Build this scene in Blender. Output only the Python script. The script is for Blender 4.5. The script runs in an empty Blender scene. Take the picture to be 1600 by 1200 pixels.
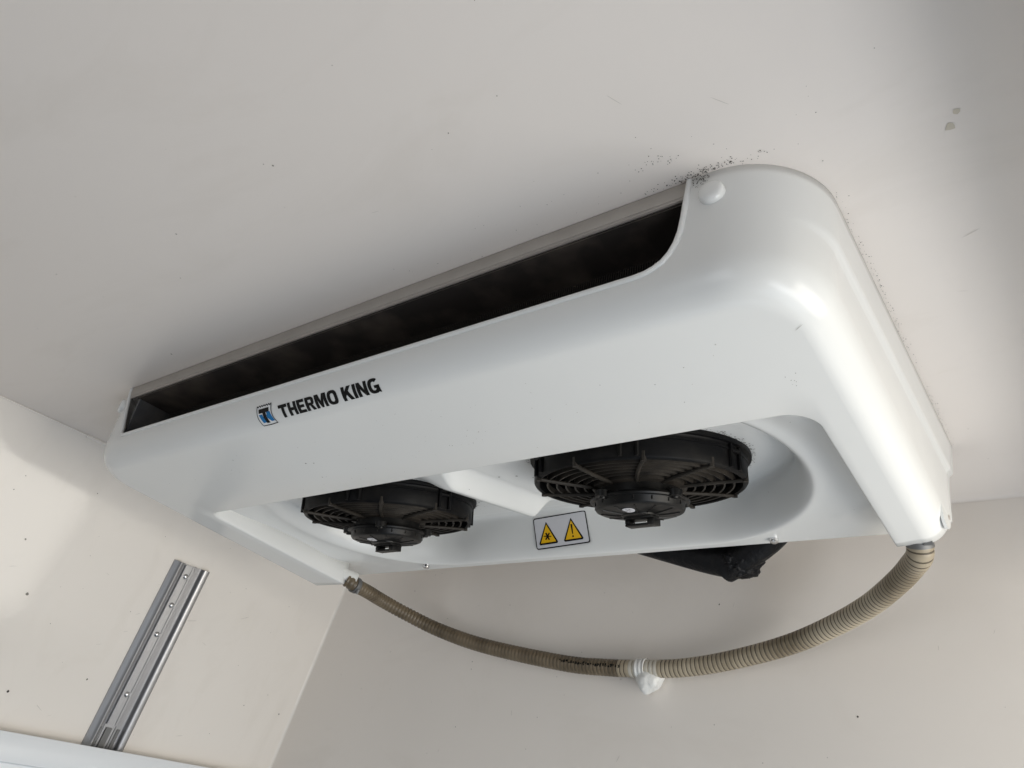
import bpy, bmesh, math, random
from mathutils import Vector, Matrix, noise
S = bpy.context.scene
C = S.collection
random.seed(4)

# ------------------------------------------------------------------ camera
# world: x along the unit, y towards the bulkhead, z up; camera at the origin, ceiling at z = 0.5
CX = (0.80003349, -0.19535146, -0.56726027)
CY = (0.58192392, 0.48273234, 0.65447234)
CZ = (0.14598275, -0.85370211, 0.49988173)
cam = bpy.data.cameras.new('camera'); co = bpy.data.objects.new('camera', cam); C.objects.link(co)
co.matrix_world = Matrix(((CX[0], -CX[1], -CX[2], 0), (CY[0], -CY[1], -CY[2], 0), (CZ[0], -CZ[1], -CZ[2], 0), (0, 0, 0, 1)))
cam.sensor_width = 36; cam.lens = 1187.65 / 1600 * 36; cam.clip_start = 0.02; cam.clip_end = 50
S.camera = co
S.view_settings.view_transform = 'Standard'; S.view_settings.look = 'None'
S.view_settings.exposure = 0.1; S.view_settings.gamma = 1; S.view_settings.use_curve_mapping = False
S.cycles.max_bounces = 10; S.cycles.diffuse_bounces = 6

# ------------------------------------------------------------------ world + lamps
w = bpy.data.worlds.new('World'); S.world = w; w.use_nodes = True
bg = w.node_tree.nodes['Background']; bg.inputs[0].default_value = (1.0, 0.98, 0.94, 1); bg.inputs[1].default_value = 0.01

def area(name, loc, rot, sx, sy, power, color):
    l = bpy.data.lights.new(name, 'AREA'); l.shape = 'RECTANGLE'; l.size = sx; l.size_y = sy; l.energy = power; l.color = color
    o = bpy.data.objects.new(name, l); C.objects.link(o); o.location = loc; o.rotation_euler = rot
    return o
# daylight through the open side door (right of the camera), the light thrown up by the van floor, and the open rear doors
area('side_door_daylight', (0.80, 0.82, -0.215), (0, math.pi / 2, 0), 0.87, 0.95, 14.5, (1.0, 0.955, 0.865))
area('side_door_near_light', (1.0, -0.1, -0.8), (0, math.pi / 2, 0), 0.6, 1.0, 9.0, (0.92, 0.95, 1.0))
area('ground_bounce', (1.2, 0.5, -1.5), (0, math.pi, 0), 1.6, 2.0, 16.0, (0.76, 0.87, 1.0))
area('floor_bounce', (-0.5, 0.75, -1.35), (0, math.pi, 0), 1.1, 0.7, 1.6, (0.66, 0.84, 1.0))
area('rear_door_daylight', (-0.6, -2.6, -0.45), (math.pi / 2, 0, 0), 1.4, 1.5, 13, (0.92, 0.96, 1.0))

# ------------------------------------------------------------------ materials
def newmat(name, color, rough=0.5, metal=0.0, coat=0.0, coat_rough=0.05, spec=0.5):
    m = bpy.data.materials.new(name); m.use_nodes = True
    b = m.node_tree.nodes['Principled BSDF']
    b.inputs['Base Color'].default_value = (*color, 1); b.inputs['Roughness'].default_value = rough
    b.inputs['Metallic'].default_value = metal; b.inputs['Coat Weight'].default_value = coat
    b.inputs['Coat Roughness'].default_value = coat_rough; b.inputs['Specular IOR Level'].default_value = spec
    return m, b, m.node_tree
def N(nt, t, **kw):
    n = nt.nodes.new(t)
    for k, v in kw.items():
        if k in n.inputs: n.inputs[k].default_value = v
        else: setattr(n, k, v)
    return n
def tint(nt, b, c1, c2, scale, detail=4, lo=0.35, hi=0.65, stretch=None):
    tc = N(nt, 'ShaderNodeTexCoord'); no = N(nt, 'ShaderNodeTexNoise', Scale=scale, Detail=detail)
    if stretch:
        mp = N(nt, 'ShaderNodeMapping'); mp.inputs['Scale'].default_value = stretch
        nt.links.new(tc.outputs['Object'], mp.inputs[0]); nt.links.new(mp.outputs[0], no.inputs['Vector'])
    else: nt.links.new(tc.outputs['Object'], no.inputs['Vector'])
    r = N(nt, 'ShaderNodeValToRGB'); r.color_ramp.elements[0].position = lo; r.color_ramp.elements[1].position = hi
    r.color_ramp.elements[0].color = (*c1, 1); r.color_ramp.elements[1].color = (*c2, 1)
    nt.links.new(no.outputs[0], r.inputs[0]); nt.links.new(r.outputs[0], b.inputs['Base Color'])
    return tc, no, r
def bump(nt, b, scale, strength, dist=0.01, detail=3, coat=False):
    tc = N(nt, 'ShaderNodeTexCoord'); no = N(nt, 'ShaderNodeTexNoise', Scale=scale, Detail=detail)
    nt.links.new(tc.outputs['Object'], no.inputs['Vector'])
    bp = N(nt, 'ShaderNodeBump', Strength=strength, Distance=dist)
    nt.links.new(no.outputs[0], bp.inputs['Height']); nt.links.new(bp.outputs[0], b.inputs['Normal'])
    if coat: nt.links.new(bp.outputs[0], b.inputs['Coat Normal'])
    return bp
def roughvar(nt, b, scale, lo, hi):
    tc = N(nt, 'ShaderNodeTexCoord'); no = N(nt, 'ShaderNodeTexNoise', Scale=scale, Detail=1.5)
    nt.links.new(tc.outputs['Object'], no.inputs['Vector'])
    mr = N(nt, 'ShaderNodeMapRange'); mr.inputs['From Min'].default_value = 0.1; mr.inputs['From Max'].default_value = 0.9; mr.interpolation_type = 'SMOOTHSTEP'
    mr.inputs['To Min'].default_value = lo; mr.inputs['To Max'].default_value = hi
    nt.links.new(no.outputs[0], mr.inputs[0]); nt.links.new(mr.outputs[0], b.inputs['Roughness'])

def panel_mat(name, c1, c2, rough=(0.10, 0.2)):
    m, b, nt = newmat(name, c1, 0.14, spec=0.36)
    tint(nt, b, c1, c2, 1.6, 2, 0.0, 1.0); roughvar(nt, b, 1.5, *rough); bump(nt, b, 3.0, 0.04, 0.02, 0)
    base = b.inputs['Base Color'].links[0].from_socket
    tc = N(nt, 'ShaderNodeTexCoord'); mp = N(nt, 'ShaderNodeMapping'); mp.inputs['Scale'].default_value = (3.0, 9.0, 5.0); mp.inputs['Rotation'].default_value = (0.3, 0.2, 0.6)
    no = N(nt, 'ShaderNodeTexNoise', Scale=1.3, Detail=9, Roughness=0.62, Distortion=0.8)
    nt.links.new(tc.outputs['Object'], mp.inputs[0]); nt.links.new(mp.outputs[0], no.inputs['Vector'])
    r = N(nt, 'ShaderNodeValToRGB'); r.color_ramp.elements[0].position = 0.52; r.color_ramp.elements[1].position = 0.78
    r.color_ramp.elements[0].color = (1, 1, 1, 1); r.color_ramp.elements[1].color = (0.95, 0.945, 0.935, 1)
    nt.links.new(no.outputs[0], r.inputs[0])
    mx = N(nt, 'ShaderNodeMix', data_type='RGBA', blend_type='MULTIPLY'); mx.inputs[0].default_value = 1.0
    nt.links.new(base, mx.inputs[6]); nt.links.new(r.outputs[0], mx.inputs[7]); nt.links.new(mx.outputs[2], b.inputs['Base Color'])
    # orange peel on top of the long waves
    bp = b.inputs['Normal'].links[0].from_node
    n2 = N(nt, 'ShaderNodeTexNoise', Scale=90, Detail=2); nt.links.new(tc.outputs['Object'], n2.inputs['Vector'])
    b2 = N(nt, 'ShaderNodeBump', Strength=0.05, Distance=0.002)
    nt.links.new(n2.outputs[0], b2.inputs['Height']); nt.links.new(bp.outputs[0], b2.inputs['Normal']); nt.links.new(b2.outputs[0], b.inputs['Normal'])
    return m
M = {}
M['ceil'] = panel_mat('ceiling_gelcoat', (0.765, 0.715, 0.672), (0.785, 0.735, 0.692), (0.29, 0.36))
M['wall'] = panel_mat('wall_gelcoat', (0.835, 0.79, 0.735), (0.855, 0.81, 0.755), (0.07, 0.13))
M['bulk'] = panel_mat('bulkhead_gelcoat', (0.83, 0.785, 0.735), (0.85, 0.805, 0.755), (0.17, 0.25))
m, b, nt = newmat('white_moulded_plastic', (0.80, 0.80, 0.775), 0.2, spec=0.42); M['white'] = m
tint(nt, b, (0.735, 0.74, 0.728), (0.765, 0.77, 0.757), 5, 2, 0.0, 1.0); roughvar(nt, b, 9, 0.20, 0.26); bump(nt, b, 60, 0.02, 0.002, 2)
m, b, nt = newmat('black_fan_plastic', (0.012, 0.012, 0.013), 0.42, spec=0.13); M['black'] = m
tint(nt, b, (0.003, 0.003, 0.0035), (0.010, 0.009, 0.008), 45, 8, 0.45, 0.8); roughvar(nt, b, 30, 0.36, 0.6); bump(nt, b, 220, 0.15, 0.001, 3)
m, b, nt = newmat('dusty_grille_plastic', (0.03, 0.027, 0.023), 0.5, spec=0.2); M['grille'] = m
tint(nt, b, (0.010, 0.009, 0.008), (0.050, 0.042, 0.034), 40, 3, 0.2, 0.9); bump(nt, b, 300, 0.3, 0.001, 3)
m, b, nt = newmat('motor_metal_dark', (0.03, 0.03, 0.031), 0.38, 0.0, spec=0.25); M['motor'] = m
tint(nt, b, (0.006, 0.006, 0.006), (0.020, 0.018, 0.016), 60, 8, 0.45, 0.85)
m, b, nt = newmat('duct_dark', (0.008, 0.007, 0.006), 0.6); M['duct'] = m
tint(nt, b, (0.035, 0.029, 0.026), (0.13, 0.105, 0.085), 18, 8, 0.45, 0.8)
m, b, nt = newmat('duct_grey', (0.03, 0.031, 0.032), 0.5); M['ductgrey'] = m
tint(nt, b, (0.10, 0.10, 0.105), (0.18, 0.17, 0.16), 25, 8, 0.4, 0.75)
m, b, nt = newmat('coil_fins', (0.10, 0.09, 0.08), 0.45, 0.5); M['coil'] = m
m, b, nt = newmat('strip_offwhite', (0.42, 0.38, 0.34), 0.35); M['strip'] = m
tint(nt, b, (0.33, 0.30, 0.27), (0.42, 0.385, 0.35), 30, 3, 0.1, 0.9)
m, b, nt = newmat('rubber_black', (0.006, 0.006, 0.007), 0.5, spec=0.2); M['rubber'] = m; bump(nt, b, 60, 0.8, 0.006, 5)
m, b, nt = newmat('aluminium', (0.55, 0.55, 0.56), 0.32, 1.0); M['alu'] = m
tint(nt, b, (0.36, 0.36, 0.37), (0.44, 0.44, 0.45), 30, 3, 0.2, 0.8, (4, 30, 0.3)); b.inputs['Roughness'].default_value = 0.36
m, b, nt = newmat('aluminium_dull', (0.20, 0.20, 0.20), 0.6, 0.8); M['aludull'] = m
m, b, nt = newmat('steel_rivet', (0.7, 0.7, 0.71), 0.22, 1.0); M['steel'] = m
m, b, nt = newmat('hose_beige', (0.30, 0.26, 0.20), 0.42); M['hose'] = m
tint(nt, b, (0.20, 0.16, 0.105), (0.46, 0.395, 0.295), 7, 9, 0.38, 0.60); b.inputs['Subsurface Weight'].default_value = 0.0
m, b, nt = newmat('hose_brown', (0.10, 0.075, 0.045), 0.4); M['hosebrown'] = m
tint(nt, b, (0.075, 0.056, 0.033), (0.20, 0.155, 0.10), 26, 6, 0.25, 0.75)
m, b, nt = newmat('hose_groove', (0.085, 0.068, 0.045), 0.6); M['groove'] = m
m, b, nt = newmat('hose_clean', (0.55, 0.52, 0.45), 0.4); M['hoseclean'] = m
m, b, nt = newmat('sealant_white', (0.72, 0.72, 0.70), 0.3); M['putty'] = m; bump(nt, b, 40, 0.6, 0.01, 4)
m, b, nt = newmat('shelf_white', (0.84, 0.87, 0.90), 0.25); M['shelf'] = m; bump(nt, b, 400, 0.05, 0.001)
m, b, nt = newmat('seam_grey', (0.30, 0.28, 0.25), 0.5); M['seam'] = m
M['ink'] = newmat('ink_black', (0.006, 0.006, 0.006), 0.45, spec=0.15)[0]
M['blue'] = newmat('ink_blue', (0.01, 0.17, 0.42), 0.45, spec=0.2)[0]
M['decalwhite'] = newmat('decal_white', (0.78, 0.79, 0.80), 0.3)[0]
M['labelgrey'] = newmat('label_white', (0.62, 0.62, 0.65), 0.3)[0]
M['yellow'] = newmat('label_yellow', (0.80, 0.46, 0.005), 0.35)[0]
M['speck'] = newmat('dirt_dark', (0.05, 0.042, 0.035), 0.7)[0]
M['speckgrey'] = newmat('dirt_grey', (0.26, 0.24, 0.21), 0.7)[0]
M['speckbrown'] = newmat('dirt_tan', (0.57, 0.52, 0.43), 0.5)[0]
m, b, nt = newmat('scratch', (0.56, 0.53, 0.49), 0.5); M['scratch'] = m

# ------------------------------------------------------------------ helpers
def empty(name, loc, label, cat, group=None):
    o = bpy.data.objects.new(name, None); C.objects.link(o); o.location = loc; o.empty_display_size = 0.05
    o['label'] = label; o['category'] = cat
    if group: o['group'] = group
    return o
def link(name, bm, mats, parent=None, smooth=True, angle=35, recalc=False):
    if recalc: bmesh.ops.recalc_face_normals(bm, faces=bm.faces)
    me = bpy.data.meshes.new(name); bm.to_mesh(me); bm.free()
    for m_ in (mats if isinstance(mats, (list, tuple)) else [mats]): me.materials.append(m_)
    o = bpy.data.objects.new(name, me); C.objects.link(o)
    if smooth:
        for p in me.polygons: p.use_smooth = True
        me.set_sharp_from_angle(angle=math.radians(angle))
    if parent:
        o.parent = parent
        p = parent; off = Vector((0, 0, 0))
        while p: off += Vector(p.location); p = p.parent
        # geometry was given in world coordinates: bring it into the parent's frame (parents are unrotated)
        me.transform(Matrix.Translation(-off))
    return o
def box(bm, x0, x1, y0, y1, z0, z1, bev=0.0, mi=0):
    vs = [bm.verts.new((x, y, z)) for x in (x0, x1) for y in (y0, y1) for z in (z0, z1)]
    fs = [(0, 1, 3, 2), (4, 6, 7, 5), (0, 4, 5, 1), (2, 3, 7, 6), (0, 2, 6, 4), (1, 5, 7, 3)]
    F = [bm.faces.new([vs[i] for i in f]) for f in fs]
    for f in F: f.material_index = mi
    if bev:
        E = list({e for f in F for e in f.edges})
        r = bmesh.ops.bevel(bm, geom=E, offset=bev, segments=2, affect='EDGES', profile=0.5)
        for f in r['faces']: f.material_index = mi
def tube(bm, pts, rad, seg=12, mi=0, caps=True, ref=Vector((0, 0, 1))):
    pts = [Vector(p) for p in pts]; rings = []; prevn = None
    for i, p in enumerate(pts):
        t = (pts[min(i + 1, len(pts) - 1)] - pts[max(i - 1, 0)]).normalized()
        if prevn is None:
            n = t.cross(ref);  n = n if n.length > 1e-3 else t.cross(Vector((1, 0, 0)))
        else: n = prevn - t * prevn.dot(t)
        n.normalize(); prevn = n; bn = t.cross(n)
        r = rad(i) if callable(rad) else rad
        rings.append([bm.verts.new(p + n * (r * math.cos(a)) + bn * (r * math.sin(a))) for a in [2 * math.pi * k / seg for k in range(seg)]])
    for i in range(len(rings) - 1):
        for k in range(seg):
            f = bm.faces.new((rings[i][k], rings[i][(k + 1) % seg], rings[i + 1][(k + 1) % seg], rings[i + 1][k]))
            f.material_index = mi(i, k) if callable(mi) else mi
    if caps:
        for r_ in (rings[0][::-1], rings[-1]):
            f = bm.faces.new(r_)
            if not callable(mi): f.material_index = mi
def lathe(bm, prof, fr, seg=48, mi=0, a0=0.0, a1=2 * math.pi):
    """prof: (radius, height) pairs; fr(x, y, h) places a local point"""
    full = abs(a1 - a0 - 2 * math.pi) < 1e-6
    n = seg if full else seg + 1; rings = []
    for r, h in prof:
        rings.append([bm.verts.new(fr(r * math.cos(a0 + (a1 - a0) * k / seg), r * math.sin(a0 + (a1 - a0) * k / seg), h)) for k in range(n)])
    for i in range(len(rings) - 1):
        for k in range(n if full else n - 1):
            f = bm.faces.new((rings[i][k], rings[i][(k + 1) % n], rings[i + 1][(k + 1) % n], rings[i + 1][k])); f.material_index = mi
def grid(bm, P, mi=0):
    V = [[bm.verts.new(p) for p in row] for row in P]
    for i in range(len(V) - 1):
        for j in range(len(V[0]) - 1):
            f = bm.faces.new((V[i][j], V[i + 1][j], V[i + 1][j + 1], V[i][j + 1])); f.material_index = mi
    return V
def speck(bm, o, u, v, size, mi, thick=0.0002, aspect=1.0, rot=None):
    """a tiny irregular fleck lying on a surface at o, spanned by u, v"""
    rot = random.uniform(0, 6.28) if rot is None else rot
    n = Vector(u).cross(Vector(v)).normalized(); vs = []
    for k in range(7):
        a = 2 * math.pi * k / 7; r = size * random.uniform(0.55, 1.1)
        x, y = r * math.cos(a) * aspect, r * math.sin(a)
        x, y = x * math.cos(rot) - y * math.sin(rot), x * math.sin(rot) + y * math.cos(rot)
        vs.append(bm.verts.new(Vector(o) + Vector(u) * x + Vector(v) * y))
    f = bm.faces.new(vs); f.material_index = mi
def catmull(pts, n):
    pts = [Vector(p) for p in pts]; P = [pts[0] * 2 - pts[1]] + pts + [pts[-1] * 2 - pts[-2]]; out = []
    for i in range(1, len(P) - 2):
        for k in range(n):
            t = k / n; a, b_, c, d = P[i - 1:i + 3]
            out.append(0.5 * ((2 * b_) + (c - a) * t + (2 * a - 5 * b_ + 4 * c - d) * t * t + (3 * b_ - a - 3 * c + d) * t ** 3))
    out.append(P[-2]); return out
def resample(pts, step):
    L = [0]
    for a, b_ in zip(pts, pts[1:]): L.append(L[-1] + (b_ - a).length)
    n = int(L[-1] / step); out = []; j = 0
    for i in range(n + 1):
        s = L[-1] * i / n
        while j < len(pts) - 2 and L[j + 1] < s: j += 1
        out.append(pts[j].lerp(pts[j + 1], (s - L[j]) / max(1e-9, L[j + 1] - L[j])))
    return out
def sstep(a, b_, x):
    t = max(0, min(1, (x - a) / (b_ - a))); return t * t * (3 - 2 * t)

# ------------------------------------------------------------------ the setting: ceiling, side wall, bulkhead
H = 0.5
YB = 1.175
def wallx(y, z): return -1.427 + (y - 0.35) * 0.0267 - 0.241 * (0.5 - z)
bm = bmesh.new()
# ceiling sheet with a small cove where it meets the bulkhead
rows = [(-1.2, H), (0.2, H), (0.9, H), (1.0, H), (YB - 0.008, H)]
for k in range(1, 7):
    a = math.pi / 2 * k / 6; rows.append((YB - 0.008 + 0.0085 * math.sin(a), H - 0.006 * (1 - math.cos(a))))
xs = [-1.47 + 0.06 * i for i in range(32)]
grid(bm, [[(x, y, z) for x in xs] for y, z in rows])
def cs(x, y, s, mi=1, asp=1.0): speck(bm, (x, y, H - 0.0004), (1, 0, 0), (0, -1, 0), s, mi, aspect=asp)
# grime thrown up along the edges of the unit, and stray marks
for i in range(170):
    y = random.choice((0.62, 0.70, 0.74, 0.86, 0.55, 0.93)) + random.gauss(0, 0.035); cs(-0.1165 + 0.0008 + abs(random.gauss(0, 0.0028)), y, random.choice((0.00022, 0.0003, 0.0004, 0.0006)))
for i in range(160):
    x = random.gauss(-0.20, 0.025); cs(x, 0.432 - abs(random.gauss(0, 0.0035)) if x < -0.17 else 0.437 - abs(random.gauss(0, 0.004)), random.uniform(0.00025, 0.0007))
for i in range(40): cs(random.uniform(-0.55, -0.1), 0.429 - abs(random.gauss(0, 0.03)), random.uniform(0.0002, 0.0005))
for i in range(26): cs(random.gauss(-0.232, 0.010), random.gauss(0.402, 0.004), random.uniform(0.0003, 0.0006))
for i in range(24): cs(random.uniform(-1.3, 0.02), random.uniform(0.1, 0.45), random.uniform(0.0003, 0.0006), 2)
for (x, y, s, mi) in ((-0.545, 0.238, 0.0026, 2), (-0.552, 0.232, 0.0014, 1), (-0.0225, 0.473, 0.0042, 3), (-0.0165, 0.460, 0.0035, 3),
                      (-0.73, 0.25, 0.0022, 2), (-0.98, 0.40, 0.003, 2), (-0.092, 0.96, 0.0015, 1), (-0.37, 0.29, 0.002, 2), (-0.31, 0.28, 0.0012, 1), (-0.80, 0.30, 0.0016, 2), (-0.084, 1.05, 0.0012, 2), (-0.95, 0.22, 0.002, 2)):
    cs(x, y, s * (1.0 if mi == 3 else 0.5), mi if mi == 3 else 2)
for (x, y, s) in ((-0.03, 0.60, 0.010), (-0.05, 0.68, 0.007), (-0.16, 0.37, 0.010), (-0.23, 0.33, 0.008), (-0.5, 0.33, 0.006)):
    speck(bm, (x, y, H - 0.0004), (1, 0, 0), (0, -1, 0), s, 4, aspect=0.04, rot=random.uniform(0.3, 2))
o = link('ceiling', bm, [M['ceil'], M['speck'], M['speckgrey'], M['speckbrown'], M['scratch']], angle=60)
o['kind'] = 'structure'; o['label'] = 'glossy cream van ceiling panel above the white cooling unit'

bm = bmesh.new()
ys = [-1.2 + 0.05 * i for i in range(48)]; ys = [y for y in ys if y < YB - 0.02] + [YB - 0.006]
zs = [H + 0.002, 0.4, 0.3, 0.2, 0.1, 0, -0.3, -0.8, -1.4]
V = grid(bm, [[(wallx(y, z), y, z) for z in zs] for y in ys])
# rounded inner corner where the side wall turns into the bulkhead
P = []
for k in range(7):
    a = math.pi / 2 * k / 6; P.append([(wallx(YB, z) + 0.006 * (1 - math.cos(a)), YB - 0.006 + 0.006 * math.sin(a), z) for z in zs])
grid(bm, P)
WU = Vector((0, 1, 0)); WV = Vector((0.241, 0, 1)).normalized()
def ws(y, z, s, mi=1, asp=1.0, rot=None): speck(bm, (wallx(y, z) + 0.0005, y, z), WU, WV, s, mi, aspect=asp, rot=rot)
for i in range(40): ws(random.uniform(0.3, 1.1), random.uniform(0, 0.45), random.uniform(0.0004, 0.0011), random.choice((1, 2, 2)))
for (y, z, s, mi) in ((0.548, 0.225, 0.003, 2), (0.60, 0.075, 0.0022, 1), (0.715, 0.12, 0.0022, 1), (1.14, 0.14, 0.002, 1), (0.50, 0.305, 0.002, 2)): ws(y, z, s, mi)
for i in range(16): ws(random.uniform(0.45, 1.0), random.uniform(0.02, 0.35), random.uniform(0.004, 0.012), 3, 0.05, random.uniform(1.0, 2.2))
# sealant bead in the joint under the ceiling
tube(bm, [(wallx(y, H) + 0.002, y, H - 0.0015) for y in (-1.0, 0, 0.4, 0.5)], 0.0016, 8, 0)
tube(bm, [(wallx(y, H) + 0.002 + 0.0008 * math.sin(y * 90), y, H - 0.0025) for y in [0.5 + 0.01 * i for i in range(66)]], 0.0036, 8, 0)
o = link('wall_left', bm, [M['wall'], M['speck'], M['speckgrey'], M['scratch']], angle=60)
o['kind'] = 'structure'; o['label'] = 'glossy cream side wall panel leaning outwards to the left of the unit'

bm = bmesh.new()
xs = [wallx(YB, 0.5) - 0.16 + 0.08 * i for i in range(24)]
zs = [H - 0.0055, 0.4, 0.3, 0.2, 0.1, 0, -0.3, -0.8, -1.4]
grid(bm, [[(x, YB, z) for x in xs if x < 0.3] for z in zs])
for i in range(50): speck(bm, (random.uniform(-1.4, 0), YB - 0.0005, random.uniform(0, 0.45)), (1, 0, 0), (0, 0, 1), random.uniform(0.0004, 0.0011), random.choice((1, 2)))
for (x, z, s) in ((-1.25, 0.055, 0.0022), (-0.30, 0.20, 0.0016), (-0.50, 0.36, 0.0014)): speck(bm, (x, YB - 0.0005, z), (1, 0, 0), (0, 0, 1), s, 1)
for i in range(8): speck(bm, (random.uniform(-1.2, -0.1), YB - 0.0005, random.uniform(0.05, 0.4)), (1, 0, 0), (0, 0, 1), random.uniform(0.004, 0.009), 3, aspect=0.06, rot=random.uniform(-0.5, 0.5))
o = link('wall_back', bm, [M['bulk'], M['speck'], M['speckgrey'], M['scratch']], angle=60)
o['kind'] = 'structure'; o['label'] = 'glossy cream bulkhead panel behind the drain hose'

# header added out of view over the side door, right, to shade the ceiling
bm = bmesh.new(); box(bm, 0.10, 0.16, -1.2, YB, 0.34, H)
o = link('added_door_header', bm, [M['wall']], smooth=False)
o['kind'] = 'structure'; o['label'] = 'unseen cream header added above the open side door to shade the ceiling'

# ------------------------------------------------------------------ the cooling unit
XL, XR, YF = -1.2105, -0.1165, 0.433
XM = (XL + XR) / 2
unit = empty('evaporator_unit', (XM, 0.7, H), 'white moulded cooling unit with two black fans fixed under the ceiling', 'cooling unit')
RC, DF, RV = 0.080, 0.032, 0.036
def zb(y): return 0.372 - 0.075 * (max(y, 0.46) - 0.46)
def yrear(z): return 1.0 - 0.577 * (0.5 - z)
XS = [-1.1480, -1.1474, -1.1465, -1.1435, -1.138, -1.1305]
def ztop(x):
    """upper boundary of the moulding: the air outlet is cut out of its front"""
    Lp = [(-1.1478, 0.5), (-1.147, 0.497), (-1.1425, 0.487), (-1.108, 0.413), (-1.103, 0.4095)]
    Rp = [(-0.262, 0.4085), (-0.252, 0.4095), (-0.244, 0.412), (-0.236, 0.4165), (-0.230, 0.423), (-0.225, 0.432), (-0.2215, 0.443), (-0.2192, 0.458), (-0.2175, 0.475), (-0.2155, 0.492), (-0.2150, 0.5)]
    if x <= Lp[0][0] or x >= Rp[-1][0]: return 0.5
    pts = Lp + Rp
    for (a, za), (b_, zb_) in zip(pts, pts[1:]):
        if a <= x <= b_: return za + (zb_ - za) * (x - a) / (b_ - a)
NS, NA = 26, 16
fx = [XL + RC, -1.128, -1.126, -1.122, -1.118, -1.114, -1.111, -1.108, -1.1055, -1.103] + [-1.09 + (0.82 * i / 50) for i in range(51)] + \
     [-0.262, -0.257, -0.252, -0.248, -0.244, -0.240, -0.236, -0.233, -0.230, -0.2275, -0.225, -0.2232, -0.2215, -0.2203, -0.2192, -0.2175, -0.2162, -0.2155, -0.2150, -0.2148, -0.210, -0.203, XR - RC]
def outline(d, zlev=None, yr=None):
    """list of (x, y, kind) of the plan outline moved inwards by d"""
    o_ = []; r = RC - d; cl = (XL + RC, YF + RC); cr = (XR - RC, YF + RC)
    for i in range(NS):
        u = i / NS; o_.append((XL + d, yr + (cl[1] - yr) * u))
    for k in range(NA):
        a = math.pi + math.pi / 2 * k / NA; o_.append((cl[0] + r * math.cos(a), cl[1] + r * math.sin(a)))
    for x in fx: o_.append((x, YF + d))
    for k in range(1, NA + 1):
        a = -math.pi / 2 + math.pi / 2 * k / NA; o_.append((cr[0] + r * math.cos(a), cr[1] + r * math.sin(a)))
    for i in range(1, NS + 1):
        u = i / NS; o_.append((XR - d, cr[1] + (yr - cr[1]) * u))
    return o_
levels = [0.5, 0.49, 0.48, 0.47, 0.46, 0.452, 0.4475, 0.4445, 0.4415, 0.438, 0.430, 0.42, None]
def step_off(z): return 0.0042 * (1 - sstep(0.4405, 0.4475, z))
rowsP = []
for li, lv in enumerate(levels):
    base = outline(0.0, yr=yrear(lv or 0.39)); row = []
    n0, n1 = NS, NS + 2 * NA + len(fx)
    for j, (x, y) in enumerate(base):
        zf = zb(y + (DF if NS <= j < n1 else 0)) + RV
        if NS + NA - 6 <= j < NS + NA + len(fx) + 1:
            # slot columns: left end starts inside the corner arc
            zt = ztop(x) if y < 0.445 else 0.5
        else: zt = 0.5
        z = lv if lv is not None else zf
        if zt < 0.5:
            z = zt + (zf - zt) * li / (len(levels) - 1)
        z = max(z, zf)
        d = step_off(z)
        # fade the step out along the front
        if NS + NA // 2 < j < n1 - NA // 2: d = 0.0
        elif NS <= j < n1: 
            k = min(abs(j - NS), abs(n1 - 1 - j)) / (NA / 2); d *= max(0, 1 - k)
        nx = base[j]
        if j < NS: off = (d, 0)
        elif j >= n1: off = (-d, 0)
        elif j < NS + NA: a = math.pi + math.pi / 2 * (j - NS) / NA; off = (-d * math.cos(a), -d * math.sin(a))
        elif j < NS + NA + len(fx): off = (0, d)
        else: a = -math.pi / 2 + math.pi / 2 * (j - NS - NA - len(fx) + 1) / NA; off = (-d * math.cos(a), -d * math.sin(a))
        row.append((x + off[0], y + off[1], z))
    rowsP.append(row)
NF = 12
for q in range(1, NF + 1):
    a = math.pi / 2 * q / NF; d = 0.0042 + (DF - 0.0042) * (1 - math.cos(a))
    base = outline(d, yr=yrear(0.36 - 0.02 * q / NF)); bf = outline(DF, yr=yrear(0.345)); row = []
    n1 = NS + 2 * NA + len(fx)
    for j, (x, y) in enumerate(base):
        dd = (DF) * (1 - math.cos(a))
        if NS <= j < n1:
            k = 1 - min(1, min(abs(j - NS), abs(n1 - 1 - j)) / (NA / 2))
            d2 = dd + (d - dd) * k
            if abs(d2 - d) > 1e-7:
                alt = outline(d2, yr=0.9)[j]; x, y = alt
        z0 = zb(bf[j][1] if NS <= j < n1 else y)
        row.append((x, y, z0 + RV * (1 - math.sin(a))))
    rowsP.append(row)
# the opening underneath: inner outline
OXL, OXR, OYF, OR = -1.118, -0.178, 0.617, 0.030
def opening(e, z_off, lift=0.0):
    """outline of the opening, grown by e"""
    xl, xr, yf, r = OXL - e, OXR + e, OYF - e, OR + e; yr = yrear(0.345); o_ = []
    cl = (xl + r * 0.6, yf + r * 0.6); cr = (xr - r, yf + r); rl = r * 0.6
    for i in range(NS):
        u = i / NS; x = xl + 0.010 * (1 - u); o_.append((x, yr + (cl[1] - yr) * u))
    for k in range(NA):
        a = math.pi + math.pi / 2 * k / NA; o_.append((cl[0] + rl * math.cos(a), cl[1] + rl * math.sin(a)))
    for i, x in enumerate(fx):
        u = (x - fx[0]) / (fx[-1] - fx[0]); o_.append((cl[0] + (cr[0] - cl[0]) * u, yf))
    for k in range(1, NA + 1):
        a = -math.pi / 2 + math.pi / 2 * k / NA; o_.append((cr[0] + r * math.cos(a), cr[1] + r * math.sin(a)))
    for i in range(1, NS + 1):
        u = i / NS; o_.append((xr, cr[1] + (yr - cr[1]) * u))
    return [(x, y, zb(y) + z_off) for x, y in o_]
inner = opening(0.003, 0.0); last = rowsP[-1]
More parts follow.
